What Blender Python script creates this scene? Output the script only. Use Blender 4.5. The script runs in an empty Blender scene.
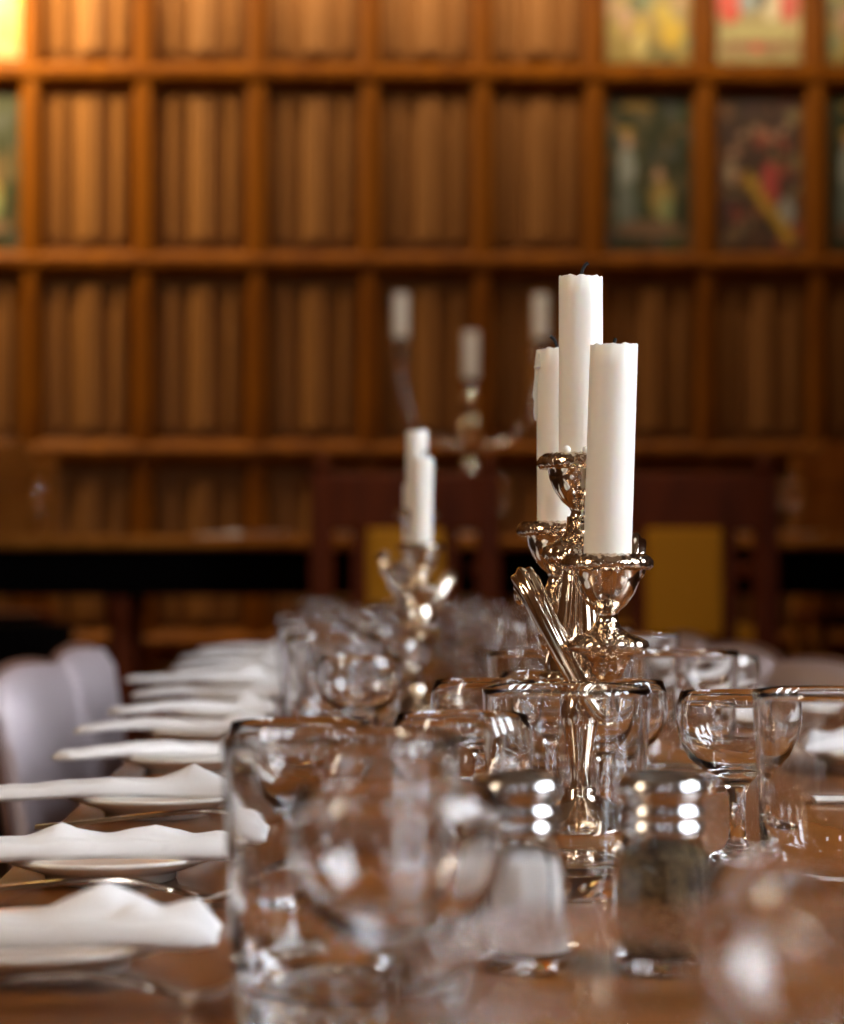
import bpy, math, random
from mathutils import Vector, Matrix
random.seed(7)
PI = math.pi
sin, cos = math.sin, math.cos
C = bpy.context.scene.collection
S = bpy.context.scene

# ---------------------------------------------------------------- camera, world, lights, exposure
FPX = 2000.0            # focal length in pixels of the 844x1024 frame
YAW = 0.0445            # the camera looks this much to the right of the table's direction
EYE = 0.91              # camera height, table top is at 0.75
TZ = 0.75
cam_d = bpy.data.cameras.new('camera')
cam = bpy.data.objects.new('camera', cam_d); C.objects.link(cam); S.camera = cam
cam_d.sensor_fit = 'VERTICAL'; cam_d.sensor_height = 36.0; cam_d.lens = FPX / 1024 * 36.0
cam.location = (0, 0, EYE)
cam.rotation_euler = (PI / 2 + 58 / 2000.0, 0, -YAW)
cam_d.clip_start = 0.05; cam_d.clip_end = 60
cam_d.dof.use_dof = True; cam_d.dof.focus_distance = 1.10
cam_d.dof.aperture_fstop = 5.6; cam_d.dof.aperture_blades = 7

w = bpy.data.worlds.new('world'); S.world = w; w.use_nodes = True
w.node_tree.nodes['Background'].inputs[0].default_value = (0.9, 0.85, 0.8, 1)
w.node_tree.nodes['Background'].inputs[1].default_value = 0.02

def light(name, kind, loc, energy, color, size=0.1, size_y=None, target=None, blend=0.5, angle=1.2):
    d = bpy.data.lights.new(name, kind); d.energy = energy; d.color = color
    if kind == 'AREA':
        d.size = size
        if size_y: d.shape = 'RECTANGLE'; d.size_y = size_y
    else:
        d.shadow_soft_size = size
    if kind == 'SPOT': d.spot_size = angle; d.spot_blend = blend
    o = bpy.data.objects.new(name, d); C.objects.link(o); o.location = loc
    if target: o.rotation_euler = (Vector(target) - Vector(loc)).to_track_quat('-Z', 'Y').to_euler()
    return o
# lamps washing the panelled wall from above, strongest at the left
light('wall_lamp_strong', 'SPOT', (-1.95, 8.45, 3.92), 330, (1.0, 0.82, 0.42), 0.10, target=(-1.75, 9.2, 3.2), angle=2.4, blend=1.0)
light('wall_lamp_row', 'AREA', (0.3, 8.72, 3.96), 52, (1.0, 0.86, 0.58), 4.6, 0.10, target=(0.4, 9.2, 3.1))
# warm hanging lamps over the hall
for i, (x, y, z) in enumerate([(-1.5, 3.4, 3.0), (1.7, 4.4, 3.1), (-1.3, 0.6, 2.6)]):
    light('hanging_lamp', 'POINT', (x, y, z), 1.8, (1.0, 0.55, 0.22), 0.07)
light('high_table_fill_spot', 'SPOT', (0.4, 5.9, 3.3), 70, (1.0, 0.80, 0.58), 0.06, target=(0.4, 7.2, 1.0), angle=1.15, blend=0.5)  # added fill without a fixture, brightens the high table's candles and chairs
WINDOW_STRENGTH = 42.0

S.view_settings.view_transform = 'Standard'; S.view_settings.look = 'None'
S.view_settings.gamma = 1.0; S.view_settings.use_curve_mapping = False
S.view_settings.exposure = 0.0
cy = S.cycles
cy.max_bounces = 20; cy.transmission_bounces = 18; cy.glossy_bounces = 8; cy.diffuse_bounces = 4
cy.transparent_max_bounces = 8; cy.caustics_reflective = True; cy.caustics_refractive = True
cy.sample_clamp_indirect = 25.0; cy.blur_glossy = 0.3; cy.use_denoising = True

def W(px, D, z=None):
    """world point seen at image column px at depth D along the lens axis"""
    xc = (px - 422) / FPX * D
    return Vector((xc * cos(YAW) + D * sin(YAW), D * cos(YAW) - xc * sin(YAW), TZ if z is None else z))

# ---------------------------------------------------------------- materials
def mat(name):
    m = bpy.data.materials.new(name); m.use_nodes = True
    return m, m.node_tree, m.node_tree.nodes['Principled BSDF']
def plain(name, col, rough=0.5, metal=0.0, **kw):
    m, nt, b = mat(name)
    b.inputs['Base Color'].default_value = (*col, 1); b.inputs['Roughness'].default_value = rough
    b.inputs['Metallic'].default_value = metal
    for k, v in kw.items(): b.inputs[k.replace('_', ' ')].default_value = v
    n = nt.nodes.new('ShaderNodeTexNoise'); n.inputs['Scale'].default_value = 60; n.inputs['Detail'].default_value = 4
    tc = nt.nodes.new('ShaderNodeTexCoord'); nt.links.new(tc.outputs['Object'], n.inputs['Vector'])
    bp = nt.nodes.new('ShaderNodeBump'); bp.inputs['Strength'].default_value = 0.04; bp.inputs['Distance'].default_value = 0.002
    nt.links.new(n.outputs[0], bp.inputs['Height'])
    if metal < .5 and kw.get('Transmission_Weight', 0) == 0: nt.links.new(bp.outputs[0], b.inputs['Normal'])
    return m
def wood(name, dark, lite, scale=(30, 30, 2), rough=0.4, coat=0.0, bump=0.15, contrast=(0.3, 0.7)):
    m, nt, b = mat(name)
    tc = nt.nodes.new('ShaderNodeTexCoord'); mp = nt.nodes.new('ShaderNodeMapping')
    mp.inputs['Scale'].default_value = scale
    n = nt.nodes.new('ShaderNodeTexNoise'); n.inputs['Scale'].default_value = 1.0; n.inputs['Detail'].default_value = 7
    n.inputs['Distortion'].default_value = 0.6
    r = nt.nodes.new('ShaderNodeValToRGB')
    r.color_ramp.elements[0].position = contrast[0]; r.color_ramp.elements[0].color = (*dark, 1)
    r.color_ramp.elements[1].position = contrast[1]; r.color_ramp.elements[1].color = (*lite, 1)
    bp = nt.nodes.new('ShaderNodeBump'); bp.inputs['Strength'].default_value = bump; bp.inputs['Distance'].default_value = 0.002
    L = nt.links.new
    L(tc.outputs['Object'], mp.inputs['Vector']); L(mp.outputs[0], n.inputs['Vector']); L(n.outputs[0], r.inputs[0])
    L(r.outputs[0], b.inputs['Base Color']); L(n.outputs[0], bp.inputs['Height']); L(bp.outputs[0], b.inputs['Normal'])
    b.inputs['Specular IOR Level'].default_value = 0.32 if name == 'table_veneer' else 0.10; b.inputs['Roughness'].default_value = rough; b.inputs['Coat Weight'].default_value = coat; b.inputs['Coat Roughness'].default_value = 0.08
    return m
def glass(name, col=(1, 1, 1), rough=0.0, ior=1.5):
    m, nt, b = mat(name)
    b.inputs['Base Color'].default_value = (*col, 1); b.inputs['Roughness'].default_value = rough
    b.inputs['Transmission Weight'].default_value = 1.0; b.inputs['IOR'].default_value = ior
    return m
def emit(name, col, s):
    m, nt, b = mat(name)
    b.inputs['Base Color'].default_value = (0.02, 0.02, 0.02, 1)
    b.inputs['Emission Color'].default_value = (*col, 1); b.inputs['Emission Strength'].default_value = s
    return m
M = {}
M['oak'] = wood('oak_frame', (0.110, 0.027, 0.0008), (0.225, 0.064, 0.0015), (10, 10, 2.0), 0.5)
M['linen'] = wood('oak_linenfold', (0.200, 0.076, 0.021), (0.295, 0.120, 0.035), (12, 12, 1.0), 0.5)
M['oak_dark'] = wood('oak_dark', (0.07, 0.020, 0.004), (0.14, 0.040, 0.008), (14, 14, 3), 0.5, 0.0)
M['red_wood'] = wood('mahogany', (0.075, 0.013, 0.003), (0.15, 0.028, 0.005), (18, 18, 3), 0.5, 0.0)
M['lite_oak'] = wood('light_oak', (0.30, 0.10, 0.012), (0.50, 0.18, 0.025), (18, 18, 3), 0.5, 0.0)
M['table'] = wood('table_veneer', (0.155, 0.050, 0.011), (0.29, 0.102, 0.022), (34, 2.2, 10), 0.26, 0.25, 0.03)
M['floor'] = wood('floor_boards', (0.035, 0.014, 0.006), (0.07, 0.028, 0.010), (10, 1.2, 2), 0.45)
M['plaster'] = plain('plaster', (0.20, 0.13, 0.08), 0.85)
M['panel_dark'] = wood('dark_panelling', (0.07, 0.026, 0.008), (0.13, 0.05, 0.015), (10, 10, 2), 0.4)
M['glass'] = glass('clear_glass', (1, 1, 1), 0.0, 1.5)
M['jar'] = glass('jar_glass', (1.0, 1.0, 1.0), 0.0, 1.4)
M['silver'] = plain('silver', (0.80, 0.70, 0.58), 0.11, 1.0)
M['silver_old'] = plain('silver_chased', (0.74, 0.62, 0.49), 0.16, 1.0)
def chase(m):                                   # worked relief on the silver rims
    nt = m.node_tree; b = nt.nodes['Principled BSDF']
    tc = nt.nodes.new('ShaderNodeTexCoord'); v = nt.nodes.new('ShaderNodeTexVoronoi'); v.inputs['Scale'].default_value = 330
    bp = nt.nodes.new('ShaderNodeBump'); bp.inputs['Strength'].default_value = 0.55; bp.inputs['Distance'].default_value = 0.0012
    nt.links.new(tc.outputs['Object'], v.inputs['Vector']); nt.links.new(v.outputs['Distance'], bp.inputs['Height']); nt.links.new(bp.outputs[0], b.inputs['Normal'])
chase(M['silver_old'])
M['chrome'] = plain('chrome', (0.58, 0.56, 0.55), 0.2, 1.0)
M['steel'] = plain('cutlery_steel', (0.62, 0.52, 0.42), 0.18, 1.0)
M['wax'] = plain('candle_wax', (0.84, 0.80, 0.73), 0.38, 0, Subsurface_Weight=0.35, Subsurface_Scale=0.01)
M['wax'].node_tree.nodes['Principled BSDF'].inputs['Subsurface Radius'].default_value = (1.0, 0.7, 0.45)
M['wick'] = plain('burnt_wick', (0.008, 0.007, 0.007), 0.9)
M['china'] = plain('white_china', (0.80, 0.77, 0.70), 0.10, 0, Coat_Weight=0.5)
M['ink'] = plain('dark_ink', (0.03, 0.02, 0.03), 0.4)
M['napkin'] = plain('white_linen', (0.82, 0.80, 0.79), 0.9)
M['lilac'] = plain('lilac_leather', (0.58, 0.50, 0.53), 0.42)
M['piping'] = plain('brown_piping', (0.16, 0.075, 0.05), 0.5)
M['chair_leg'] = wood('chair_leg_wood', (0.05, 0.02, 0.008), (0.09, 0.035, 0.014), (20, 20, 4), 0.4)
M['yellow'] = plain('yellow_leather', (0.56, 0.235, 0.008), 0.6, 0, Specular_IOR_Level=0.15)
M['black'] = plain('black_cloth', (0.003, 0.002, 0.002), 0.95, 0, Specular_IOR_Level=0.05)
M['salt'] = plain('salt', (0.88, 0.84, 0.80), 0.95)
def pepper():
    m, nt, b = mat('ground_pepper')
    n = nt.nodes.new('ShaderNodeTexNoise'); n.inputs['Scale'].default_value = 520; n.inputs['Detail'].default_value = 3
    tc = nt.nodes.new('ShaderNodeTexCoord'); r = nt.nodes.new('ShaderNodeValToRGB')
    r.color_ramp.elements[0].position = .38; r.color_ramp.elements[0].color = (0.025, 0.014, 0.006, 1)
    r.color_ramp.elements[1].position = .66; r.color_ramp.elements[1].color = (0.24, 0.16, 0.07, 1)
    nt.links.new(tc.outputs['Object'], n.inputs['Vector']); nt.links.new(n.outputs[0], r.inputs[0]); nt.links.new(r.outputs[0], b.inputs['Base Color'])
    b.inputs['Roughness'].default_value = .9
    return m
M['pepper'] = pepper()
M['window_glow'] = emit('daylit_glass', (0.88, 0.93, 1.0), WINDOW_STRENGTH)
M['amber_glow'] = emit('amber_window_glass', (1.0, 0.80, 0.58), WINDOW_STRENGTH * 0.8)  # warm tint added to the left window's glow to warm the candles' left sides
def painted():
    m, nt, b = mat('painted_board')
    a = nt.nodes.new('ShaderNodeVertexColor'); a.layer_name = 'paint'
    nt.links.new(a.outputs[0], b.inputs['Base Color']); b.inputs['Roughness'].default_value = 0.4
    return m
M['painted'] = painted()

# ---------------------------------------------------------------- mesh helpers
class MB:
    def __init__(s): s.v = []; s.f = []; s.mi = []; s.cur = 0
    def add(s, vs, fs, mtx=None):
        o = len(s.v)
        s.v += [tuple(mtx @ Vector(p)) for p in vs] if mtx else [tuple(p) for p in vs]
        s.f += [tuple(i + o for i in f) for f in fs]; s.mi += [s.cur] * len(fs)
        return s
    def box(s, c, d, ch=0.0, mtx=None):
        x, y, z = (d[0] / 2, d[1] / 2, d[2] / 2); ch = min(ch, x * .9, y * .9, z * .9)
        vs = []
        if ch <= 0:
            vs = [(c[0] + a * x, c[1] + b * y, c[2] + e * z) for a in (-1, 1) for b in (-1, 1) for e in (-1, 1)]
            return s.add(vs, [(0, 1, 3, 2), (4, 6, 7, 5), (0, 4, 5, 1), (2, 3, 7, 6), (0, 2, 6, 4), (1, 5, 7, 3)], mtx)
        idx = {}
        for a in (-1, 1):
            for b in (-1, 1):
                for e in (-1, 1):
                    for k in range(3):
                        q = [x - ch, y - ch, z - ch]; q[k] += ch
                        idx[(a, b, e, k)] = len(vs); vs.append((c[0] + a * q[0], c[1] + b * q[1], c[2] + e * q[2]))
        fs = []
        for k in range(3):
            i, j = [q for q in range(3) if q != k]
            for sg in (-1, 1):
                def key(u, v):
                    t = [0, 0, 0]; t[k] = sg; t[i] = u; t[j] = v; return (*t, k)
                f = [idx[key(-1, -1)], idx[key(1, -1)], idx[key(1, 1)], idx[key(-1, 1)]]
                if (sg == 1) == (k == 1): f.reverse()
                fs.append(tuple(f))
        for k in range(3):                                   # edges parallel to axis k
            i, j = [q for q in range(3) if q != k]
            for u in (-1, 1):
                for v in (-1, 1):
                    def key(sg, kk):
                        t = [0, 0, 0]; t[k] = sg; t[i] = u; t[j] = v; return (*t, kk)
                    fs.append((idx[key(-1, i)], idx[key(1, i)], idx[key(1, j)], idx[key(-1, j)]))
        for a in (-1, 1):
            for b in (-1, 1):
                for e in (-1, 1): fs.append(tuple(idx[(a, b, e, k)] for k in range(3)))
        return s.add(vs, fs, mtx)
    def lathe(s, prof, n=48, mtx=None, mod=None):
        """closed or open profile of (r, z); r==0 ends become poles"""
        vs, rings, fs = [], [], []
        for k, (r, z) in enumerate(prof):
            if r <= 1e-7: rings.append([len(vs)]); vs.append((0, 0, z)); continue
            ring = []
            for i in range(n):
                t = 2 * PI * i / n; rr, zz = r, z
                if mod: dr, dz = mod(t, r, z, k); rr += dr; zz += dz
                ring.append(len(vs)); vs.append((rr * cos(t), rr * sin(t), zz))
            rings.append(ring)
        for a, b in zip(rings, rings[1:]):
            for i in range(n):
                j = (i + 1) % n
                if len(a) == 1 and len(b) == 1: break
                if len(a) == 1: fs.append((a[0], b[j], b[i]))
                elif len(b) == 1: fs.append((a[i], a[j], b[0]))
                else: fs.append((a[i], a[j], b[j], b[i]))
        return s.add(vs, fs, mtx)
    def tube(s, pts, rad, n=14, reed=0.0, nreed=7, mtx=None, flat=1.0):
        pts = [Vector(p) for p in pts]
        if not isinstance(rad, (list, tuple)): rad = [rad] * len(pts)
        vs, fs, up = [], [], None
        for i, p in enumerate(pts):
            d = (pts[min(i + 1, len(pts) - 1)] - pts[max(i - 1, 0)]).normalized()
            if up is None:
                up = Vector((0, 0, 1)) if abs(d.z) < .9 else Vector((1, 0, 0))
            side = d.cross(up).normalized(); up = side.cross(d).normalized()
            for k in range(n):
                t = 2 * PI * k / n; r = rad[i] * (1 + reed * cos(nreed * t))
                vs.append(tuple(p + side * (r * cos(t)) + up * (r * flat * sin(t))))
        for i in range(len(pts) - 1):
            for k in range(n):
                j = (k + 1) % n; fs.append((i * n + k, i * n + j, (i + 1) * n + j, (i + 1) * n + k))
        fs.append(tuple(range(n))[::-1]); o = (len(pts) - 1) * n; fs.append(tuple(range(o, o + n)))
        return s.add(vs, fs, mtx)
    def blob(s, c, r, n=10, sq=(1, 1, 1)):
        prof = [(max(0, r * sin(PI * k / 8)) if 0 < k < 8 else 0, -r * cos(PI * k / 8)) for k in range(9)]
        return s.lathe(prof, n, Matrix.Translation(c) @ Matrix.Diagonal((*sq, 1)))
    def build(s, name, m, parent=None, smooth=True, angle=0.7, loc=None):
        import bmesh
        me = bpy.data.meshes.new(name); me.from_pydata(s.v, [], s.f)
        ms = m if isinstance(m, (list, tuple)) else [m]
        for q in ms: me.materials.append(q)
        if len(ms) > 1: me.polygons.foreach_set('material_index', s.mi)
        bm = bmesh.new(); bm.from_mesh(me); bmesh.ops.recalc_face_normals(bm, faces=bm.faces)
        if smooth:
            for f in bm.faces: f.smooth = True
            for e in bm.edges:
                if len(e.link_faces) == 2 and e.calc_face_angle(0) > angle: e.smooth = False
        bm.to_mesh(me); bm.free(); me.update()
        o = bpy.data.objects.new(name, me); C.objects.link(o)
        if parent: o.parent = parent
        if loc is not None: o.location = loc
        return o
def spline(P, n=8):
    P = [Vector(p) for p in P]; out = []
    Q = [P[0] * 2 - P[1]] + P + [P[-1] * 2 - P[-2]]
    for i in range(1, len(Q) - 2):
        a, b, c, d = Q[i - 1:i + 3]
        for k in range(n):
            t = k / n
            out.append(0.5 * ((2 * b) + (c - a) * t + (2 * a - 5 * b + 4 * c - d) * t * t + (3 * b - a - 3 * c + d) * t ** 3))
    return out + [P[-1]]
def tag(o, label, cat, group=None, kind=None):
    o['label'] = label
    o['category'] = cat
    if group: o['group'] = group
    if kind: o['kind'] = kind
    return o
def thing(name, label, cat, loc=(0, 0, 0), rz=0.0, group=None):
    o = bpy.data.objects.new(name, None); C.objects.link(o); o.empty_display_size = 0.05
    o.location = loc; o.rotation_euler = (0, 0, rz)
    return tag(o, label, cat, group)
def struct(o): o['kind'] = 'structure'; return o
def dup(root, loc, rz=0.0, label=None, scale=None):
    def rec(o, par):
        c = o.copy(); C.objects.link(c)
        if par: c.parent = par
        for ch in list(o.children): rec(ch, c)
        return c
    r = rec(root, None); r.location = loc; r.rotation_euler = (0, 0, rz)
    if label: r['label'] = label
    if scale: r.scale = (scale,) * 3
    return r
ORD = ['nearest', 'second', 'third', 'fourth', 'fifth', 'sixth', 'seventh', 'eighth', 'ninth', 'tenth', 'eleventh', 'twelfth', 'thirteenth']

# ---------------------------------------------------------------- the room
XL, XR, YB, YW, ZC = -3.0, 3.3, -3.6, 9.2, 6.0
fl = MB().box(((XL + XR) / 2, (YB + 9.7) / 2, -0.05), (XR - XL + .4, 9.7 - YB + .4, 0.1)); struct(fl.build('floor', M['floor'], smooth=False))
ce = MB().box(((XL + XR) / 2, (YB + 9.7) / 2, ZC + 0.05), (XR - XL + .4, 9.7 - YB + .4, 0.1)); struct(ce.build('ceiling', M['plaster'], smooth=False))
def side_wall(name, axis, pos, a0, a1, wins, zs, thick=0.2):
    """wall with real openings: boxes between and around them, dark dado below"""
    up, low = MB(), None
    def b(mb, u0, u1, z0, z1):
        if u1 - u0 < 1e-4: return
        if axis == 'x': mb.box((pos, (u0 + u1) / 2, (z0 + z1) / 2), (thick, u1 - u0, z1 - z0))
        else: mb.box(((u0 + u1) / 2, pos, (z0 + z1) / 2), (u1 - u0, thick, z1 - z0))
    z0, z1 = zs
    b(up, a0, a1, 0, z0); b(up, a0, a1, z1, ZC)
    cur = a0
    for (u0, u1) in wins: b(up, cur, u0, z0, z1); cur = u1
    b(up, cur, a1, z0, z1)
    return struct(up.build(name, M['panel_dark'] if name != 'wall_right' else M['panel_dark'], smooth=False))
def window(num, axis, pos, u0, u1, z0, z1):
    mb = MB(); gl = MB()
    def b(m, u, z, du, dz, t):
        if axis == 'x': m.box((pos, u, z), (t, du, dz))
        else: m.box((u, pos, z), (du, t, dz))
    fw = 0.03
    b(mb, u0 + fw / 2, (z0 + z1) / 2, fw, z1 - z0, .12); b(mb, u1 - fw / 2, (z0 + z1) / 2, fw, z1 - z0, .12)
    b(mb, (u0 + u1) / 2, z0 + fw / 2, u1 - u0, fw, .12); b(mb, (u0 + u1) / 2, z1 - fw / 2, u1 - u0, fw, .12)
    b(mb, (u0 + u1) / 2, z0 + (z1 - z0) * .6, u1 - u0, .05, .1)
    f = struct(mb.build('window_%d' % num, M['plaster'], smooth=False))
    b(gl, (u0 + u1) / 2, (z0 + z1) / 2, u1 - u0 - .02, z1 - z0 - .02, .012)
    gl.build('pane', M['amber_glow'] if num == 4 else M['window_glow'], f, smooth=False)
RW = [(-1.5, -1.05), (-0.5, -0.05), (0.5, 0.95)]
side_wall('wall_right', 'x', XR, YB, 9.7, RW, (1.5, 3.9))
for i, (a, b_) in enumerate(RW): window(i + 1, 'x', XR, a, b_, 1.5, 3.9)
BW = [(-0.92, -0.70), (0.78, 1.00)]
side_wall('wall_rear', 'y', YB, XL, XR, BW, (2.8, 3.4))
for i, (a, b_) in enumerate(BW): window(i + 5, 'y', YB, a, b_, 2.8, 3.4)
LW = [(-0.55, -0.10)]
side_wall('wall_left', 'x', XL, YB, 9.7, LW, (1.7, 3.7))
window(4, 'x', XL, -0.55, -0.10, 1.7, 3.7)

# ---------------------------------------------------------------- panelled back wall
wp = W(482, 9.2, 0.0)
wall = struct(MB().box((0, 0.10, ZC / 2), (7.4, 0.12, ZC)).build('wall_back', M['oak_dark'], smooth=False))
wall.location = (wp.x, wp.y, 0); wall.rotation_euler = (0, 0, -0.0225)
PX, RZ0, PZ = 0.517, 0.577, 0.871
def stile_mb():
    mb = MB(); prof = [(-.062, .02), (-.058, -.012), (-.046, -.020), (-.040, -.036), (-.022, -.052), (.022, -.052), (.040, -.036), (.046, -.020), (.058, -.012), (.062, .02)]
    vs = [(x, y, z) for z in (0.0, 5.6) for x, y in prof]; n = len(prof)
    return mb.add(vs, [(i, i + 1, n + i + 1, n + i) for i in range(n - 1)] + [tuple(range(n)), tuple(range(n, 2 * n))])
st0 = None
for k in range(-7, 6):
    if st0 is None: st0 = stile_mb().build('stile', M['oak'], wall, angle=.3); o = st0
    else: o = st0.copy(); C.objects.link(o)
    o.location = (k * PX, 0, 0)
rl0 = None
for r in range(-1, 6):
    if rl0 is None:
        mb = MB(); prof = [(-.066, .02), (-.062, -.014), (-.048, -.026), (-.040, -.046), (-.018, -.066), (.014, -.070), (.034, -.050), (.046, -.024), (.062, -.012), (.066, .02)]
        vs = [(x, y, z) for x in (-3.6, 2.75) for z, y in prof]; n = len(prof)
        mb.add(vs, [(i, i + 1, n + i + 1, n + i) for i in range(n - 1)] + [tuple(range(n)), tuple(range(n, 2 * n))])
        rl0 = mb.build('rail', M['oak'], wall, angle=.3); o = rl0
    else: o = rl0.copy(); C.objects.link(o)
    o.location = (0, 0, RZ0 + r * PZ)
def linenfold():
    mb = MB(); Wd, Ht = PX - .125, PZ - .155; n = 64
    def dep(u):                                         # depth of the carved folds across the board
        d = 0.0
        for c, wdt, h in ((.03, .05, .020), (.18, .085, .042), (.53, .20, .050), (.87, .080, .042)):
            t = abs(u - c) / wdt
            if t < 1: d = max(d, h * (1 - t ** 2.6))
        d += .0030 * cos(u * 2 * PI * 13) * (1 if d > .006 else .2)
        return d
    cols = []
    for i in range(n + 1):
        u = i / n; x = (u - .5) * Wd; d = dep(u)
        e = .012 + .020 * abs(sin(u * PI * 5)) * (1 if d > .006 else .3)     # scalloped fold ends
        z0, z1 = -Ht / 2 + e, Ht / 2 - e
        cols.append([(x, .02, -Ht / 2), (x, .02, z0), (x, .02 - d, z0 + .006), (x, .02 - d, z1 - .006), (x, .02, z1), (x, .02, Ht / 2)])
    vs = [p for c in cols for p in c]
    mb.add(vs, [(i * 6 + k, (i + 1) * 6 + k, (i + 1) * 6 + k + 1, i * 6 + k + 1) for i in range(n) for k in range(5)])
    return mb
def paint_board(seed, kind):
    rnd = random.Random(seed); nx, nz = 30, 60; Wd, Ht = PX - .125, PZ - .155
    base = {'green': (.035, .035, .012), 'red': (.07, .035, .022), 'gold': (.30, .20, .05), 'crest': (.34, .24, .09)}[kind]
    # coloured shapes (u, v, half width, half height, colour), v upward
    sh = []
    pal = {'green': [(.05, .07, .02), (.09, .07, .03), (.03, .03, .01), (.14, .08, .03), (.06, .06, .05)],
           'red': [(.25, .06, .035), (.16, .07, .03), (.22, .15, .07), (.07, .03, .03), (.05, .03, .02)],
           'gold': [(.50, .33, .04), (.30, .18, .05), (.10, .09, .03), (.40, .22, .10), (.20, .22, .10)],
           'crest': [(.50, .38, .16), (.40, .30, .12), (.45, .25, .12)]}[kind]
    for _ in range(70): sh.append((rnd.random(), rnd.random(), rnd.uniform(.03, .10), rnd.uniform(.02, .07), rnd.choice(pal)))
    if kind == 'green':
        sh += [(.24, .52, .10, .16, (.32, .32, .28)), (.24, .28, .12, .16, (.16, .17, .14)), (.25, .70, .06, .035, (.46, .27, .18)), (.24, .76, .09, .025, (.45, .25, .03)),
               (.62, .48, .06, .04, (.48, .26, .16)), (.66, .32, .14, .12, (.35, .22, .06)), (.70, .26, .07, .10, (.26, .28, .12)),
               (.50, .13, .42, .06, (.20, .11, .06)), (.36, .93, .20, .03, (.30, .17, .03))]
    if kind == 'red':
        sh += [(.62, .42, .10, .16, (.42, .06, .05)), (.16, .50, .08, .08, (.38, .25, .15)), (.20, .64, .07, .03, (.42, .22, .14)), (.82, .24, .09, .10, (.30, .27, .24))]
        sh += [(.36 + .07 * i, .46 - .055 * i, .06, .05, (.44, .24, .02)) for i in range(8)]
        sh += [(.30 + .17 * i, .74 + .04 * (i % 2), .05, .03, (.38, .22, .13)) for i in range(4)]
    if kind == 'gold':
        sh += [(.22, .30, .09, .06, (.44, .24, .15)), (.78, .20, .14, .10, (.55, .34, .03)), (.45, .60, .2, .1, (.28, .30, .18)), (.40, .12, .08, .08, (.55, .40, .14))]
    if kind == 'crest':
        sh += [(.15, .40, .16, .14, (.62, .05, .02)), (.85, .40, .14, .12, (.55, .06, .03)), (.38, .40, .12, .07, (.25, .27, .26)), (.65, .38, .10, .10, (.62, .48, .30)), (.55, .44, .07, .08, (.05, .03, .02)),
               (.5, .11, .5, .03, (.30, .12, .06)), (.48, .10, .06, .03, (.60, .06, .04)), (.5, .20, .46, .05, (.45, .36, .14))]
    vs = [((i / nx - .5) * Wd, 0.012, (j / nz - .5) * Ht) for j in range(nz + 1) for i in range(nx + 1)]
    mb = MB(); a = nx + 1
    mb.add(vs, [(j * a + i, j * a + i + 1, (j + 1) * a + i + 1, (j + 1) * a + i) for j in range(nz) for i in range(nx)])
    o = mb.build('painted_panel', M['painted'], wall, smooth=False)
    ca = o.data.color_attributes.new('paint', 'FLOAT_COLOR', 'POINT')
    for k, v in enumerate(o.data.vertices):
        u, vv = v.co.x / Wd + .5, v.co.z / Ht + .5; c = base
        for (su, sv, ru, rv, cc) in sh:
            if ((u - su) / ru) ** 2 + ((vv - sv) / rv) ** 2 < 1: c = cc
        ca.data[k].color = (*c, 1)
    return o
lf0 = None
for r in range(-1, 5):
    zc = RZ0 + r * PZ + PZ / 2
    if zc > 5.4: continue
    for k in range(-7, 5):
        xc = (k + .5) * PX
        # k = 0 is the bay right of the stile at column 482
        if r in (2, 3) and (k in (1, 2, 3) or k == -5):
            kind = {1: ('green', 'gold'), 2: ('red', 'crest'), 3: ('green', 'gold'), -5: ('green', 'gold')}[k][r - 2]
            o = paint_board(r * 10 + k, kind); o['label'] = {('green', 2): 'dark painted panel with pale robed figures', ('red', 2): 'painted panel crowded with red and ochre figures',
                 ('gold', 3): 'painted panel in gold and green', ('crest', 3): 'painted panel with red and cream shapes'}.get((kind, r), 'painted panel')
        elif lf0 is None: lf0 = linenfold().build('linenfold_panel', M['linen'], wall, angle=.5); o = lf0
        else: o = lf0.copy(); C.objects.link(o)
        o.location = (xc, 0, zc)

# ---------------------------------------------------------------- dais and high table
struct(MB().box((0.15, 8.05, 0.135), (5.9, 2.1, 0.27), .01).build('trim_1', M['oak_dark'], smooth=False))   # the raised dais
HY0, HY1, HZ = 7.2, 8.0, 1.032
ht = thing('high_table', 'long dark wooden high table across the hall in front of the panelling', 'table', (0.15, 7.6, 0.27))
def L3(p): return Vector(p) - Vector((0.15, 7.6, 0.27))
MB().box(L3((0.15, 7.6, HZ - .022)), (5.6, .84, .044), .012).build('tabletop', M['lite_oak'], ht, smooth=False)
MB().box(L3((0.15, 7.30, HZ - .13)), (5.4, .03, .17), .004).build('apron', M['black'], ht, smooth=False)
lathe_leg = [(0, 0), (.05, 0), (.05, .05), (.035, .08), (.045, .14), (.06, .24), (.045, .36), (.032, .42), (.045, .46), (.05, .50), (.05, .715), (0, .715)]
for x in (-2.4, -0.78, 0.62, 2.6):
    for y in (7.34, 7.86):
        MB().lathe(lathe_leg, 20).build('leg', M['red_wood'], ht, loc=L3((x, y, .27)))

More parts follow.
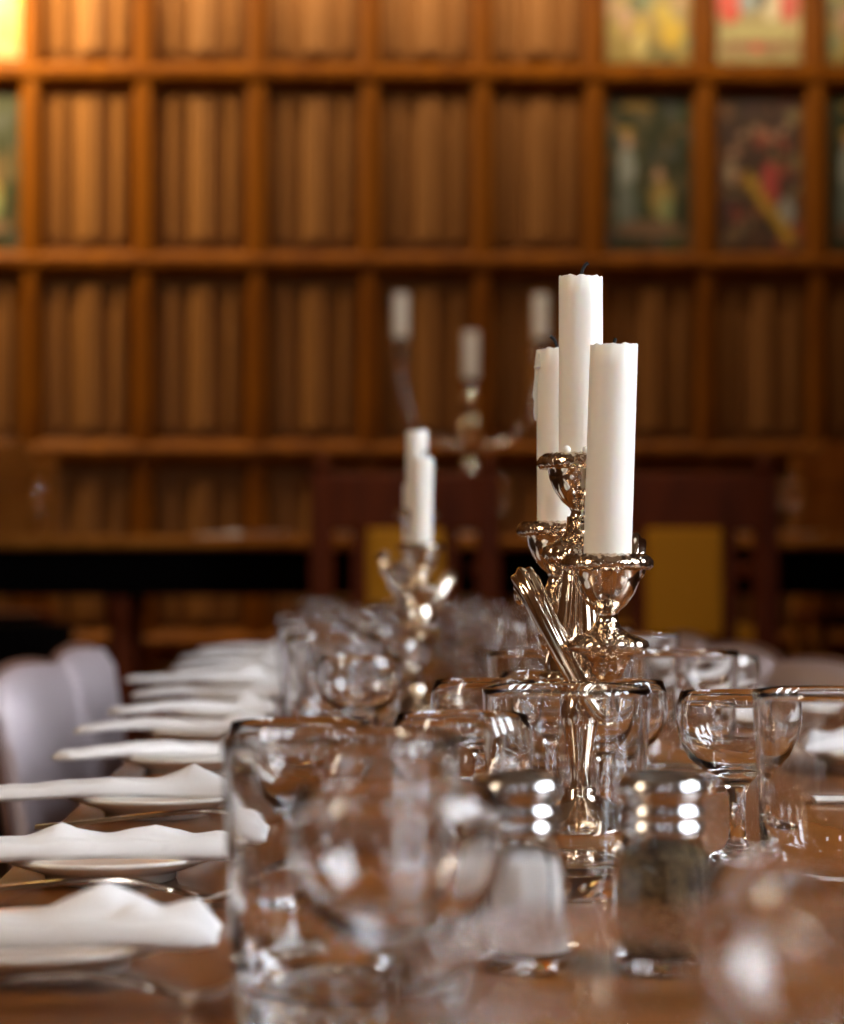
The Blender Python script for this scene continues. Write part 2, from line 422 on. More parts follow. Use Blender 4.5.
def high_chair():
    t = thing('oak_chair', '', 'chair', (0, 0, .27))
    Wd = .63
    for s in (-1, 1):
        MB().box((s * (Wd / 2 - .04), 0, .48), (.08, .06, .96), .01).build('back_post', M['red_wood'], t, smooth=False)
        MB().blob((s * (Wd / 2 - .04), 0, .985), .032, 14).build('finial', M['red_wood'], t)
        MB().lathe([(0, 0), (.03, 0), (.03, .08), (.022, .12), (.034, .24), (.022, .36), (.03, .40), (0, .40)], 16).build('leg', M['red_wood'], t, loc=(s * .27, .50, 0))
        MB().box((s * .275, .26, .64), (.06, .52, .045), .012).build('armrest', M['red_wood'], t, smooth=False)
    MB().box((0, 0, .865), (Wd - .1, .045, .19), .012).build('top_rail', M['red_wood'], t, smooth=False)
    MB().box((0, 0, .345), (Wd - .1, .045, .07), .008).build('lower_rail', M['red_wood'], t, smooth=False)
    fr = MB()
    for s in (-1, 1): fr.box((s * .15, 0, .575), (.05, .04, .40), .006)
    fr.box((0, 0, .40), (.26, .04, .05), .006); fr.build('panel_frame', M['red_wood'], t, smooth=False)
    MB().box((0, -.004, .60), (.255, .05, .36), .012).build('upholstered_back', M['yellow'], t, smooth=False)
    MB().box((0, .26, .42), (.56, .50, .07), .02).build('seat', M['yellow'], t, smooth=False)
    return t
hc = high_chair()
p = W(405, 6.6, .27); hc.location = p
hc['label'] = 'dark red wooden armchair with yellow leather back, directly behind the far candelabrum'
p = W(683, 6.6, .27)
dup(hc, p, 0, 'dark red wooden armchair with yellow leather back, right of the front candelabrum')
hc['group'] = 'armchairs in front of the high table'
for o in S.objects:
    if o.name.startswith('oak_chair'): o['group'] = 'armchairs in front of the high table'
def carved_chair(px, label, h=1.42):
    t = thing('carved_chair', label, 'chair', W(px, 8.42, .27), 0, 'light oak chairs behind the high table')
    for s in (-1, 1):
        MB().lathe([(0, 0), (.028, 0), (.028, .5), (.02, .55), (.034, .7), (.022, .86), (.03, .9), (.03, h - .3), (0, h - .3)], 16).build('back_post', M['lite_oak'], t, loc=(s * .2, 0, 0))
        MB().box((s * .2, -.36, .225), (.05, .05, .45), .006).build('leg', M['lite_oak'], t, smooth=False)
    MB().box((0, 0, .78), (.36, .03, .42), .01).build('back_panel', M['lite_oak'], t, smooth=False)
    mb = MB(); n = 20
    vs = [((i / n - .5) * .46, y, z) for y in (-.02, .02) for i in range(n + 1) for z in (1.0, 1.08 + .10 * sin(PI * i / n) + .02 * cos(i / n * 6 * PI))]
    m = n + 1; fs = []
    for i in range(n):
        a = 2 * i; b = 2 * m + 2 * i
        fs += [(a, a + 2, a + 3, a + 1), (b, b + 1, b + 3, b + 2), (a + 1, a + 3, b + 3, b + 1), (a, b, b + 2, a + 2)]
    fs += [(0, 1, 2 * m + 1, 2 * m), (2 * n, 2 * m + 2 * n, 2 * m + 2 * n + 1, 2 * n + 1)]
    mb.add(vs, fs).build('crest_rail', M['lite_oak'], t, smooth=False)
    MB().box((0, -.2, .45), (.46, .42, .05), .012).build('seat', M['red_wood'], t, smooth=False)
carved_chair(2, 'light oak chair behind the high table at the left edge')
carved_chair(846, 'light oak chair behind the high table at the right edge')
# dark stool in front of the high table at the far left
t = thing('draped_stool', 'black draped stool in front of the high table at the left', 'stool', W(22, 6.7, 0), 0)
MB().lathe([(0, .0), (.21, 0), (.19, .3), (.17, .66), (.175, .70), (.165, .73), (0, .74)], 40, mod=lambda a, r, z, k: (.012 * cos(11 * a) * (1 if z < .6 and r > 0 else 0), 0)).build('drape', M['black'], t)

# ---------------------------------------------------------------- dining table
TX0, TX1, TY0, TY1 = -0.178, 0.480, -0.40, 4.35
dt = thing('dining_table', 'long polished brown dining table laid with glasses and napkins', 'table', ((TX0 + TX1) / 2, (TY0 + TY1) / 2, 0))
MB().box((0, 0, TZ - .015), (TX1 - TX0, TY1 - TY0, .03), .006).build('tabletop', M['table'], dt, smooth=False)
MB().box((0, 0, TZ - .075), (TX1 - TX0 - .12, TY1 - TY0 - .12, .09), .004).build('apron', M['chair_leg'], dt, smooth=False)
for sx in (0,):
    for sy in (-1, 0, 1):
        MB().lathe([(0, 0), (.03, 0), (.026, .1), (.02, .3), (.032, .5), (.022, .56), (.035, .62), (0, .63)], 20).build('leg', M['chair_leg'], dt, loc=(sx * .22, sy * 2.0, 0))

# ---------------------------------------------------------------- lilac chairs down both sides
def dining_chair():
    t = thing('dining_chair', '', 'chair', (0, 0, 0), 0, 'lilac leather dining chairs')
    # the chair faces +X in its own frame; back at x = 0
    Wd, zt, zb = .455, .790, .46; nu, nv = 16, 14; th = .045
    def surf(side):
        g = []
        for j in range(nv + 1):
            v = j / nv; row = []
            for i in range(nu + 1):
                u = i / nu * 2 - 1
                hw = Wd / 2 * (1 - .05 * (1 - v))
                cr = max(0, abs(u) - .88) / .12
                z = zb + (zt - zb) * v - (.016 * cr ** 2.2) * (v ** 3) + .010 * (1 - u * u) * v
                edge = (1 - max(abs(u) ** 8, (2 * v - 1) ** 8 if v > .5 else 0))
                x = -.05 * v + .010 * u * u + side * (th / 2) * (.35 + .65 * edge ** .5 if edge > 0 else .35)
                row.append((x, u * hw, z))
            g.append(row)
        return g
    A, B = surf(1), surf(-1); a = nu + 1; off = a * (nv + 1)
    vs = [p for r in A for p in r] + [p for r in B for p in r]; fs = []
    for j in range(nv):
        for i in range(nu):
            q = (j * a + i, j * a + i + 1, (j + 1) * a + i + 1, (j + 1) * a + i)
            fs += [q, tuple(off + k for k in q)[::-1]]
    for i in range(nu):
        fs += [(i, i + 1, off + i + 1, off + i), (nv * a + i, nv * a + i + 1, off + nv * a + i + 1, off + nv * a + i)]
    for j in range(nv):
        fs += [(j * a, (j + 1) * a, off + (j + 1) * a, off + j * a), (j * a + nu, (j + 1) * a + nu, off + (j + 1) * a + nu, off + j * a + nu)]
    bk = MB().add(vs, fs).build('backrest', M['lilac'], t, angle=1.2)
    # piping along the rim of the back
    rim = [A[j][0] for j in range(nv + 1)] + A[nv][1:] + [A[j][nu] for j in range(nv - 1, -1, -1)]
    rim = [((p[0] - .02), p[1] * 1.008, p[2] + (.003 if p[2] > zt - .06 else 0)) for p in rim]
    pp = MB().tube(rim, .0045, 8).build('piping', M['piping'], bk)
    MB().box((.155, 0, .455), (.29, .43, .07), .025).build('seat', M['lilac'], t, smooth=False)
    for sx in (0.03, .28):
        for sy in (-.18, .18):
            MB().tube([(sx, sy, 0), (sx, sy, .43)], [.014, .02], 4).build('leg', M['chair_leg'], t, smooth=False)
    return t
CH = dining_chair()
lc = [(2.80, 'lilac grey leather chair, farther of the two on the left side'), (2.32, 'lilac grey leather chair, nearer of the two on the left side')]
CH.location = (-.305, lc[0][0], 0); CH['label'] = lc[0][1]
dup(CH, (-.305, lc[1][0], 0), 0, lc[1][1])
rc = [(1.88, 'lilac grey leather chair on the right side, nearest and cut by the right edge'), (2.355, 'lilac grey leather chair on the right side, second from the right edge'),
      (2.83, 'lilac grey leather chair on the right side, third from the right edge'), (3.305, 'lilac grey leather chair on the right side, just right of the front candelabrum')]
for y, lb in rc: dup(CH, (.535, y, 0), PI, lb)

# ---------------------------------------------------------------- glassware
def tumbler():
    prof = [(0, .0015), (.030, .0015), (.034, 0), (.0362, .003), (.0375, .012), (.0395, .05), (.0418, .098), (.0420, .1010), (.0413, .102), (.0404, .1010),
            (.0400, .098), (.0378, .05), (.0355, .020), (.031, .0135), (.018, .0115), (0, .011)]
    return MB().lathe(prof, 56)
def goblet():
    prof = [(0, .0022), (.020, .0012), (.029, 0), (.0300, .0009), (.0290, .0020), (.016, .0042), (.0075, .0075), (.0048, .013), (.0043, .025), (.0047, .037), (.0068, .0425), (.0082, .0445),
            (.0100, .0465), (.018, .0500), (.0262, .0565), (.0315, .066), (.0335, .076), (.0328, .086), (.0312, .0920), (.0308, .093), (.0302, .0920),
            (.0316, .086), (.0322, .076), (.0302, .067), (.0250, .0585), (.0165, .0530), (.008, .0508), (0, .0504)]
    return MB().lathe(prof, 56)
tm0 = tumbler().build('tumbler', M['glass'], angle=2.0); gb0 = goblet().build('goblet', M['glass'], angle=2.0)
first = {'tumbler': tm0, 'goblet': gb0}; used = set(); placed = []
def put(kind, loc, label, group):
    o = first[kind]
    if kind in used: o = o.copy(); C.objects.link(o)
    used.add(kind); o.location = loc; o.rotation_euler = (0, 0, random.uniform(0, 6))
    placed.append((loc[0], loc[1], .042 if kind == 'tumbler' else .034))
    cat = 'glass'
    return tag(o, label, cat, group)
near = [
 ('tumbler', 341, .705, 'large blurred clear tumbler at the lower left, right of the nearest napkins'),
 ('goblet', 397, .61, 'blurred short-stemmed goblet overlapping the big tumbler at the lower left, closest to the camera'),
 ('goblet', 838, .45, 'strongly blurred goblet at the bottom right corner, in front of the pepper shaker'),
 ('tumbler', 655, .30, 'strongly blurred tumbler at the bottom centre, nearest glass of all'),
 ('goblet', 462, .93, 'short-stemmed goblet just left of the salt shaker top'),
 ('tumbler', 566, 1.0, 'tall clear tumbler standing in front of the front candelabrum'),
 ('tumbler', 839, .967, 'clear tumbler cut by the right edge, in front of the pale knife'),
 ('goblet', 736, 1.10, 'sharply focused short-stemmed goblet right of the front candelabrum'),
 ('tumbler', 680, 1.45, 'clear tumbler behind the sharp goblet, right of the candelabrum arm'),
 ('goblet', 717, 1.57, 'goblet half hidden behind the tumbler on the right of the candelabrum'),
 ('goblet', 612, 1.215, 'goblet standing right behind the front candelabrum stem'),
 ('goblet', 548, 1.31, 'goblet left behind the front candelabrum stem'),
 ('goblet', 485, 1.215, 'goblet with a visible curved stem between the salt shaker and the far glasses'),
 ('tumbler', 545, 1.43, 'clear tumbler behind the reeded arm of the front candelabrum, left of its stem'),
 ('tumbler', 333, 1.71, 'clear tumbler at the left of the glasses, beside the middle napkins'),
 ('goblet', 360, 1.57, 'round-bowled goblet just right of the tumbler at the left of the glasses'),
 ('goblet', 302, .885, 'goblet seen through the large blurred tumbler at the lower left'),
]
for kind, px, D, lb in near: put(kind, W(px, D), lb, 'clear glasses on the dining table')
PY = [.815, 1.05, 1.32, 1.60, 1.85, 2.09, 2.36, 2.67, 2.99, 3.32, 3.65]
def free(x, y, r):
    if abs(x - .139) < .07 + r * .5 and abs(y - 1.12) < .16: return False
    if (x - .105) ** 2 + (y - 2.15) ** 2 < (.058 + r) ** 2: return False
    return all((x - a) ** 2 + (y - b) ** 2 > (r + c + .002) ** 2 for a, b, c in placed)
rows = [(-.018, .0, 'tumbler', 'left row'), (.042, .10, 'goblet', 'left row'), (.285, .0, 'tumbler', 'right row'), (.225, .10, 'goblet', 'right row')]
extra = [(.100, .05, 'goblet', 'middle'), (.165, .12, 'tumbler', 'middle')]
cnt = {}
for i, y0 in enumerate(PY[4:] + [3.95, 4.2]):
    for (x, dy, kind, side) in rows + (extra if y0 > 2.2 else []):
        xx, yy = x + random.uniform(-.018, .018), y0 + dy + random.uniform(-.02, .02)
        r = .042 if kind == 'tumbler' else .034
        if yy > 4.27 or not free(xx, yy, r): continue
        c = cnt.get((kind, side), 0); cnt[(kind, side)] = c + 1
        pos = 'nearest' if c == 0 else ORD[c] + ' from the front'
        put(kind, Vector((xx, yy, TZ)), 'blurred clear %s in the far %s of glasses, %s' % (kind, {'left row': 'left row', 'right row': 'right row', 'middle': 'middle cluster'}[side], pos), 'clear glasses on the dining table')

# ---------------------------------------------------------------- plates, napkins, cutlery
def plate():
    t = thing('side_plate', '', 'plate', (0, 0, 0), 0, 'white side plates')
    prof = [(0, .003), (.030, .003), (.032, 0), (.034, .0005), (.035, .004), (.044, .007), (.058, .0125), (.0595, .0140), (.0585, .0152), (.046, .0105), (.036, .0068), (.030, .0058), (0, .0055)]
    MB().lathe(prof, 64).build('dish', M['china'], t, angle=1.5)
    mk = MB()                                   # small dark printed band on the rim
    for k in range(9):
        a = -PI / 2 - .25 + k * .062
        mtx = Matrix.Rotation(a, 4, 'Z') @ Matrix.Translation((.0525, 0, .0132)) @ Matrix.Rotation(-.36, 4, 'Y')
        mk.box((0, 0, 0), (.0024 if k % 2 else .0034, .0022, .0004), 0, mtx)
    mk.build('rim_print', M['ink'], t, smooth=False)
    return t
def napkin(peak, left_len, seed):
    """folded linen laid across a plate: thick flat folds, loose corners standing up, one end over the table edge"""
    rnd = random.Random(seed); nu, nv = 56, 22; x0, x1 = -left_len, .071; hw = .018
    def shape(u, v):
        x = x0 + (x1 - x0) * u; k = 2 * v - 1
        wv = hw * (1 - .6 * max(0, 1 - u / .12) ** 2.0)          # pointed end
        y = k * wv + .006 * sin(u * 5 + seed)
        base = .0155 + .0012 * sin(u * 9 + seed) - .002 * max(0, 1 - u / .30) ** 2
        th = (.0095 - .0032 * max(0, 1 - u / .45)) * (1 - .25 * abs(k) ** 6)
        pk = 0
        for (pu, pv, ph, pw) in peak:
            d = abs(u - pu) / pw; e = abs(v - pv) / .34
            if d < 1 and e < 1: pk = max(pk, ph * (1 - d) ** 1.15 * (1 - e * e))
        wr = .0009 * sin(u * 40 + 9 * v + seed) * sin(v * 8)
        return x, y, base, base + th + pk + wr
    top, bot = [], []
    for j in range(nv + 1):
        for i in range(nu + 1):
            x, y, b, t = shape(i / nu, j / nv); e = min(i, nu - i, j * 2, (nv - j) * 2)
            ed = {0: .5, 1: .2}.get(e, 0); t2 = t - (t - b) * ed; b2 = b + (t - b) * ed * .6
            top.append((x, y, t2)); bot.append((x, y, b2))
    a = nu + 1; off = len(top); fs = []
    for j in range(nv):
        for i in range(nu):
            q = (j * a + i, j * a + i + 1, (j + 1) * a + i + 1, (j + 1) * a + i); fs += [q, tuple(off + k for k in q)[::-1]]
    for i in range(nu): fs += [(i, off + i, off + i + 1, i + 1), (nv * a + i, nv * a + i + 1, off + nv * a + i + 1, off + nv * a + i)]
    for j in range(nv): fs += [(j * a, (j + 1) * a, off + (j + 1) * a, off + j * a), (j * a + nu, off + j * a + nu, off + (j + 1) * a + nu, (j + 1) * a + nu)]
    return MB().add(top + bot, fs)
NP = [napkin([(.80, .7, .013, .13), (.86, .5, .007, .06), (.96, .5, .008, .10)], .15, 1), napkin([(.573, .6, .006, .10), (.787, .6, .006, .10), (.94, .5, .004, .07)], .145, 2),
      napkin([(.80, .4, .012, .12), (.62, .3, .002, .2)], .135, 3), napkin([(.83, .5, .010, .10)], .098, 4), napkin([(.86, .4, .005, .14)], .105, 5)]
NPM = [n.build('napkin', M['napkin'], angle=1.0) for n in NP]; np_used = set()
def place_napkin(i, loc, flip, label):
    o = NPM[i]
    if i in np_used: o = o.copy(); C.objects.link(o)
    np_used.add(i); o.location = loc; o.rotation_euler = (0, 0, flip)
    return tag(o, label, 'napkin', 'folded white napkins')
PL = plate(); pl_used = False
def place_plate(loc, rz, label):
    global pl_used
    if not pl_used: PL.location = loc; PL.rotation_euler = (0, 0, rz); PL['label'] = label; pl_used = True
    else: dup(PL, loc, rz, label)
PXL, PXR = -.115, .405
kinds = [0, 1, 2, 3, 4, 3, 4, 2, 3, 4, 3]
offs = [.0, .0, -.004, -.004, -.012, -.016, -.012, -.022, -.022, -.03, -.03]
for i, y in enumerate(PY):
    q = ORD[i] + (' from the camera' if i else ' to the camera')
    place_plate(Vector((PXL, y, TZ)), .0, 'white side plate under a napkin on the left side, ' + q)
    place_napkin(kinds[i], Vector((PXL + offs[i], y - .026, TZ)), 0, 'folded white napkin on the left row of plates, ' + q)
for i, y in enumerate([1.50, 1.79] + PY[5:]):
    q = ORD[i] + (' from the camera' if i else ' in the row')
    place_plate(Vector((PXR, y, TZ)), .0, 'white side plate on the right side of the table, ' + q)
    place_napkin([1, 4, 3, 4, 2, 3, 4, 3][i], Vector((PXR + .004, y - .024, TZ)), PI, 'folded white napkin on the right row of plates, ' + q)
def fork():
    t = thing('fork', '', 'fork', (0, 0, 0), 0, 'silver forks')
    P = [(-.10, 0, .004), (-.07, 0, .0065), (-.02, 0, .0115), (.01, 0, .0125), (.03, 0, .0085), (.045, 0, .0045)]
    pts = spline(P, 8); n = len(pts)
    def wd(s): return .0085 - .0060 * min(1, s / .55) if s < .85 else .0028 + .004 * (s - .85) / .15
    mb = MB(); vs, fs = [], []
    for i, p in enumerate(pts):
        ww = wd(i / (n - 1)); tt = .0013
        for k in range(10):
            a = 2 * PI * k / 10; vs.append((p.x, p.y + ww * cos(a), p.z + tt * sin(a) + .0006 * cos(3 * a)))
    for i in range(n - 1):
        for k in range(10): fs.append((i * 10 + k, i * 10 + (k + 1) % 10, (i + 1) * 10 + (k + 1) % 10, (i + 1) * 10 + k))
    fs += [tuple(range(10)), tuple(range((n - 1) * 10, n * 10))]
    mb.add(vs, fs).build('handle', M['steel'], t)
    hd = MB(); nh = 8; g = []
    for i in range(nh + 1):
        u = i / nh; x = .043 + .024 * u; z = .0044 - .0018 * sin(PI * u * .8) + .0065 * u * u; ww = .0035 + .0085 * sin(min(1, u * 1.3) * PI / 2)
        for s in (-1, -.5, 0, .5, 1):
            g.append((x, s * ww, z - .001 * (1 - s * s) + .0007)); 
        for s in (-1, -.5, 0, .5, 1): g.append((x, s * ww, z - .001 * (1 - s * s) - .0007))
    f2 = []
    for i in range(nh):
        for k in range(4):
            f2.append((i * 10 + k, (i + 1) * 10 + k, (i + 1) * 10 + k + 1, i * 10 + k + 1)); f2.append((i * 10 + 5 + k, i * 10 + 6 + k, (i + 1) * 10 + 6 + k, (i + 1) * 10 + 5 + k))
        f2.append((i * 10, i * 10 + 5, (i + 1) * 10 + 5, (i + 1) * 10)); f2.append((i * 10 + 4, (i + 1) * 10 + 4, (i + 1) * 10 + 9, i * 10 + 9))
    hd.add(g, f2).build('head', M['steel'], t)
    for k in range(4):
        yy = -.0102 + k * .0068
        MB().tube(spline([(.064, yy, .0098), (.080, yy, .0150), (.098, yy * .95, .0175)], 5), [.0013] * 10 + [.0007], 8).build('tine', M['steel'], t)
    return t
FK = fork()
fk = [(PXL + .015, .737, .02, 'silver fork in the lower left corner, in front of the nearest plate'), (PXL + .006, .962, -.03, 'silver fork between the two nearest left napkins'),
      (PXL + .035, 1.232, .03, 'silver fork just before the third napkin on the left'), (PXL + .03, 1.462, .0, 'silver fork just before the fourth napkin on the left')]
FK.location = (fk[0][0], fk[0][1], TZ); FK.rotation_euler = (0, 0, fk[0][2]); FK['label'] = fk[0][3]
for x, y, r, lb in fk[1:]: dup(FK, (x, y, TZ), r, lb)
def knife():
    t = thing('table_knife', 'pale silver knife at the right edge with its rounded handle tip showing', 'knife', W(860, 1.275), .0)
    pts = spline([(-.035, 0, .0045), (-.03, 0, .005), (0, 0, .005), (.05, 0, .0045)], 6)
    MB().tube(pts, [.004, .0070, .0085, .009, .009, .009] + [.0080] * (len(pts) - 8) + [.005, .004], 14, flat=.55).build('handle', M['china'], t)
    MB().tube([(.048, 0, .0045), (.09, 0, .004), (.13, 0, .0035), (.14, 0, .0035)], [.004, .009, .009, .003], 12, flat=.12).build('blade', M['chrome'], t)
knife()

# ---------------------------------------------------------------- salt and pepper
def shaker(name, filling, fname, px, fill, label):
    t = thing(name, label, 'shaker', W(px, .775))
    n = 10
    out = [(0, .002), (.0150, .0015), (.0178, .0), (.0195, .002), (.0200, .008), (.0196, .040), (.0185, .050), (.0145, .0585), (.0138, .0600), (.0138, .0625),
           (.0122, .0625), (.0122, .0590), (.0168, .0490), (.0178, .040), (.0180, .0075), (.016, .0055), (0, .0050)]
    MB().lathe(out, n, Matrix.Rotation(.31, 4, 'Z')).build('jar', M['jar'], t, angle=.45)
    f = [(0, .0056), (.0155, .0060), (.0172, .0085), (.0170, fill - .008), (.0155, fill), (.009, fill + .0025), (0, fill + .003)]
    MB().lathe(f, n, Matrix.Rotation(.31, 4, 'Z')).build(fname, filling, t, angle=.6)
    cap = [(.0140, .0590), (.0165, .0590), (.0170, .0605), (.0165, .0625), (.0158, .0635), (.0158, .0650), (.0168, .0660), (.0168, .0680), (.0156, .0690), (.0154, .0710), (.0166, .0725), (.0176, .0755),
           (.0172, .0785), (.0155, .0805), (.0132, .0815), (.0115, .0805), (.0105, .0788), (.004, .0780), (0, .0778)]
    c = MB().lathe(cap, 48).build('cap', M['chrome'], t, angle=1.2)
    h = MB()
    for k in range(6): h.lathe([(0, .0790), (.0009, .0790), (.0009, .0784), (0, .0784)], 8, Matrix.Translation((.006 * cos(k * PI / 3), .006 * sin(k * PI / 3), 0)))
    h.build('holes', M['ink'], c)
shaker('salt_shaker', M['salt'], 'salt', 517, .049, 'glass salt shaker filled with white salt under a ringed chrome cap')
shaker('pepper_shaker', M['pepper'], 'pepper', 661, .051, 'glass pepper shaker filled with dark ground pepper under a ringed chrome cap')

# ---------------------------------------------------------------- candelabra
def chased(n, ar, az):
    return lambda a, r, z, k: (ar * cos(n * a + k * 1.7) * (1 if k % 2 else -.6) + ar * .5 * cos(2.3 * n * a), az * sin(n * a * 1.5 + k))
def cup_parts(par, base, s=1.0, plate=True, name='candle_cup'):
    """urn-shaped candle cup with a chased rim; base = rim height point"""
    x, y, z = base
    b = MB().lathe([(0, -.034), (.0065, -.034), (.0055, -.031), (.0068, -.0285), (.0105, -.0255), (.0150, -.0190), (.0178, -.0120), (.0185, -.0075), (.0205, -.0055),
                    (.0225, -.0045), (.0215, -.003), (.0135, -.0015), (.0130, -.012), (0, -.0125)], 48, Matrix.Diagonal((s, s, s, 1))).build(name, M['silver'], par, loc=(x, y, z), angle=1.3)
    MB().lathe([(.0135, -.001), (.0165, .0012), (.0200, .0016), (.0230, -.0002), (.0246, -.0026), (.0246, -.0048), (.0228, -.0068), (.0205, -.0062)], 110, Matrix.Diagonal((s, s, s, 1)), chased(22, .00025, .0003)).build('chased_rim', M['silver_old'], b, angle=1.6)
    if plate:
        MB().lathe([(0, -.0335), (.0060, -.0335), (.0075, -.037), (.0120, -.0405), (.0180, -.0430), (.0215, -.0450), (.0222, -.0475), (.0205, -.0490), (.0140, -.0520), (.0105, -.058),
                    (.0080, -.0640), (.0045, -.0670), (0, -.068)], 110, Matrix.Diagonal((s, s, s, 1)),
                   lambda a, r, z, k: (.0004 * cos(18 * a), .0007 * cos(18 * a + k)) if 4 <= k <= 6 else (0, 0)).build('drip_pan', M['silver_old'], par, loc=(x, y, z), angle=1.4)
def candle(loc, r, h, lean=(0, 0), seed=0, drips=False, label='', group='white candles', wick_bend=1):
    rnd = random.Random(seed)
    t = thing('candle', label, 'candle', loc, 0, group)
    n = 40; rings = [(r * .93, 0), (r * 1.0, .002), (r, h * .3), (r, h * .6), (r, h * .9), (r * .995, h - .0004), (r * .95, h), (r * .75, h - .0012), (r * .4, h - .0026), (0, h - .003)]
    def mod(a, rr, z, k):
        if k < 3: return (0, 0)
        top = k >= 5
        return (.00018 * cos(3 * a + seed) + .0001 * cos(7 * a + seed * 2), (.0003 * sin(2 * a + seed) + .00035 * sin(9 * a + seed * 3) + .0003 * sin(14 * a)) if top else 0)
    mtx = Matrix(((1, 0, lean[0], 0), (0, 1, lean[1], 0), (0, 0, 1, 0), (0, 0, 0, 1)))
    body = MB().lathe(rings, n, mtx, mod)
    body.build('wax_body', M['wax'], t, angle=1.0)
    if drips:
        d = MB()
        for a, z0, z1, rr in drips:
            p0 = (r * cos(a), r * sin(a), h - z0); p1 = (r * 1.02 * cos(a), r * 1.02 * sin(a), h - (z0 + z1) / 2); p2 = (r * 1.03 * cos(a), r * 1.03 * sin(a), h - z1)
            d.tube(spline([p0, p1, p2], 4), [rr * .3, rr * .5, rr * .7, rr * .6, rr * .7, rr * .9, rr * 1.1, rr * 1.5, rr * .9], 8, mtx=mtx)
        d.build('wax_drip', M['wax'], t)
    wb = wick_bend; wl_ = .35 + .65 * abs(wb) if r < .02 else 1
    MB().tube(spline([(0, 0, h - .004), (.0004 * wb, 0, h + .0015), (.0022 * wb, 0, h + .0062 * wl_), (.0044 * wb, 0, h + .0082 * wl_)], 4), .0010, 7, mtx=mtx).build('wick', M['wick'], t)
    return t
def candelabrum(loc, phi, label):
    """three lights; arm A points along phi, arm B opposite. Own frame: +X is the direction of arm A"""
    t = thing('candelabrum', label, 'candelabrum', loc, phi, 'silver three-light candelabra on the dining table')
    # heights above the table
    foot = [(0, .001), (.044, 0), (.052, 0), (.0545, .0025), (.0530, .0055), (.0490, .0085), (.0400, .0105), (.0320, .0150), (.0240, .0200), (.0150, .0270), (.0095, .0320), (.0105, .0350), (.0075, .0380), (0, .0385)]
    MB().lathe(foot, 120, None, lambda a, r, z, k: (.0006 * cos(20 * a), .0007 * cos(20 * a + k)) if 2 <= k <= 5 else (0, 0)).build('foot', M['silver'], t, angle=1.4)
    stem = [(0, .037), (.0070, .038), (.0062, .044), (.0075, .055), (.0105, .068), (.0125, .078), (.0105, .084), (.0160, .088), (.0180, .0905), (.0160, .0930), (.0100, .0960), (0, .0965)]
    MB().lathe(stem, 64).build('stem', M['silver'], t, angle=1.2)
    MB().lathe([(0, .096), (.0150, .0965), (.0215, .098), (.0235, .1005), (.0220, .1030), (.0185, .1045), (0, .105)], 110, None, chased(16, .0006, .0006)).build('chased_ring', M['silver_old'], t, angle=1.6)
    MB().lathe([(0, .1045), (.0185, .1045), (.0180, .108), (.0150, .122), (.0118, .138), (.0095, .154), (.0088, .162), (0, .163)], 84, None,
               lambda a, r, z, k: (.0009 * abs(cos(9 * a)), 0) if 2 <= k <= 6 else (0, 0)).build('fluted_column', M['silver'], t, angle=1.4)
    MB().lathe([(0, .1615), (.0100, .162), (.0180, .1640), (.0215, .1675), (.0205, .1720), (.0150, .1760), (.0090, .1800), (.0078, .1900), (0, .1905)], 110, None, lambda a, r, z, k: (.0008 * cos(14 * a), .0006 * cos(14 * a)) if 2 <= k <= 4 else (0, 0)).build('knop', M['silver_old'], t, angle=1.5)
    cup_parts(t, (0, 0, .2235), plate=False)
    # arm A (towards the viewer when phi points there): S-scroll from the column, out to the side, down and under the cup
    for sgn, zc, nm in ((1, .1670, 'A'), (-1, .1870, 'B')):
        R = Matrix.Rotation(0 if sgn > 0 else PI, 4, 'Z')
        cx, off = .062, .038
        dz = zc - .167
        P = [(.006, .006, .112 + dz * .5), (.012, .022, .132 + dz * .6), (.022, .034, .149 + dz * .7), (.034, .0385, .1545 + dz), (.044, .036, .147 + dz), (.051, .0265, .125 + dz), (.057, .013, .098 + dz), (.060, .003, .083 + dz), (.062, -.004, .082 + dz), (.0625, -.002, .092 + dz), (cx, 0, .101 + dz)]
        pts = spline(P, 8); m = len(pts); rad = [(.0045 + .0028 * (k / (m * .3)) if k < m * .3 else .0073 - .0030 * min(1, (k / m - .3) / .35)) for k in range(m)]
        MB().tube(pts, rad, 42, .10, 7, R).build('arm', M['silver'], t, angle=1.6)
        for (q, s_) in ((P[5], .0036), (P[2], .004)):
            lf = MB().blob((q[0] - .003, q[1] + .004, q[2] - .002), s_, 10, (1, 1, 1.6))
            lf.v = [tuple(R @ Vector(p_)) for p_ in lf.v]; lf.build('leaf', M['silver_old'], t)
        c = R @ Vector((cx, 0, zc)); cup_parts(t, tuple(c))
    return t
CD = 1.12
ax = W(581, CD); ax = Vector((ax.x, ax.y, TZ))
pf = W(606, 1.06); dirv = Vector((pf.x - ax.x, pf.y - ax.y, 0)); phi = math.atan2(dirv.y, dirv.x)
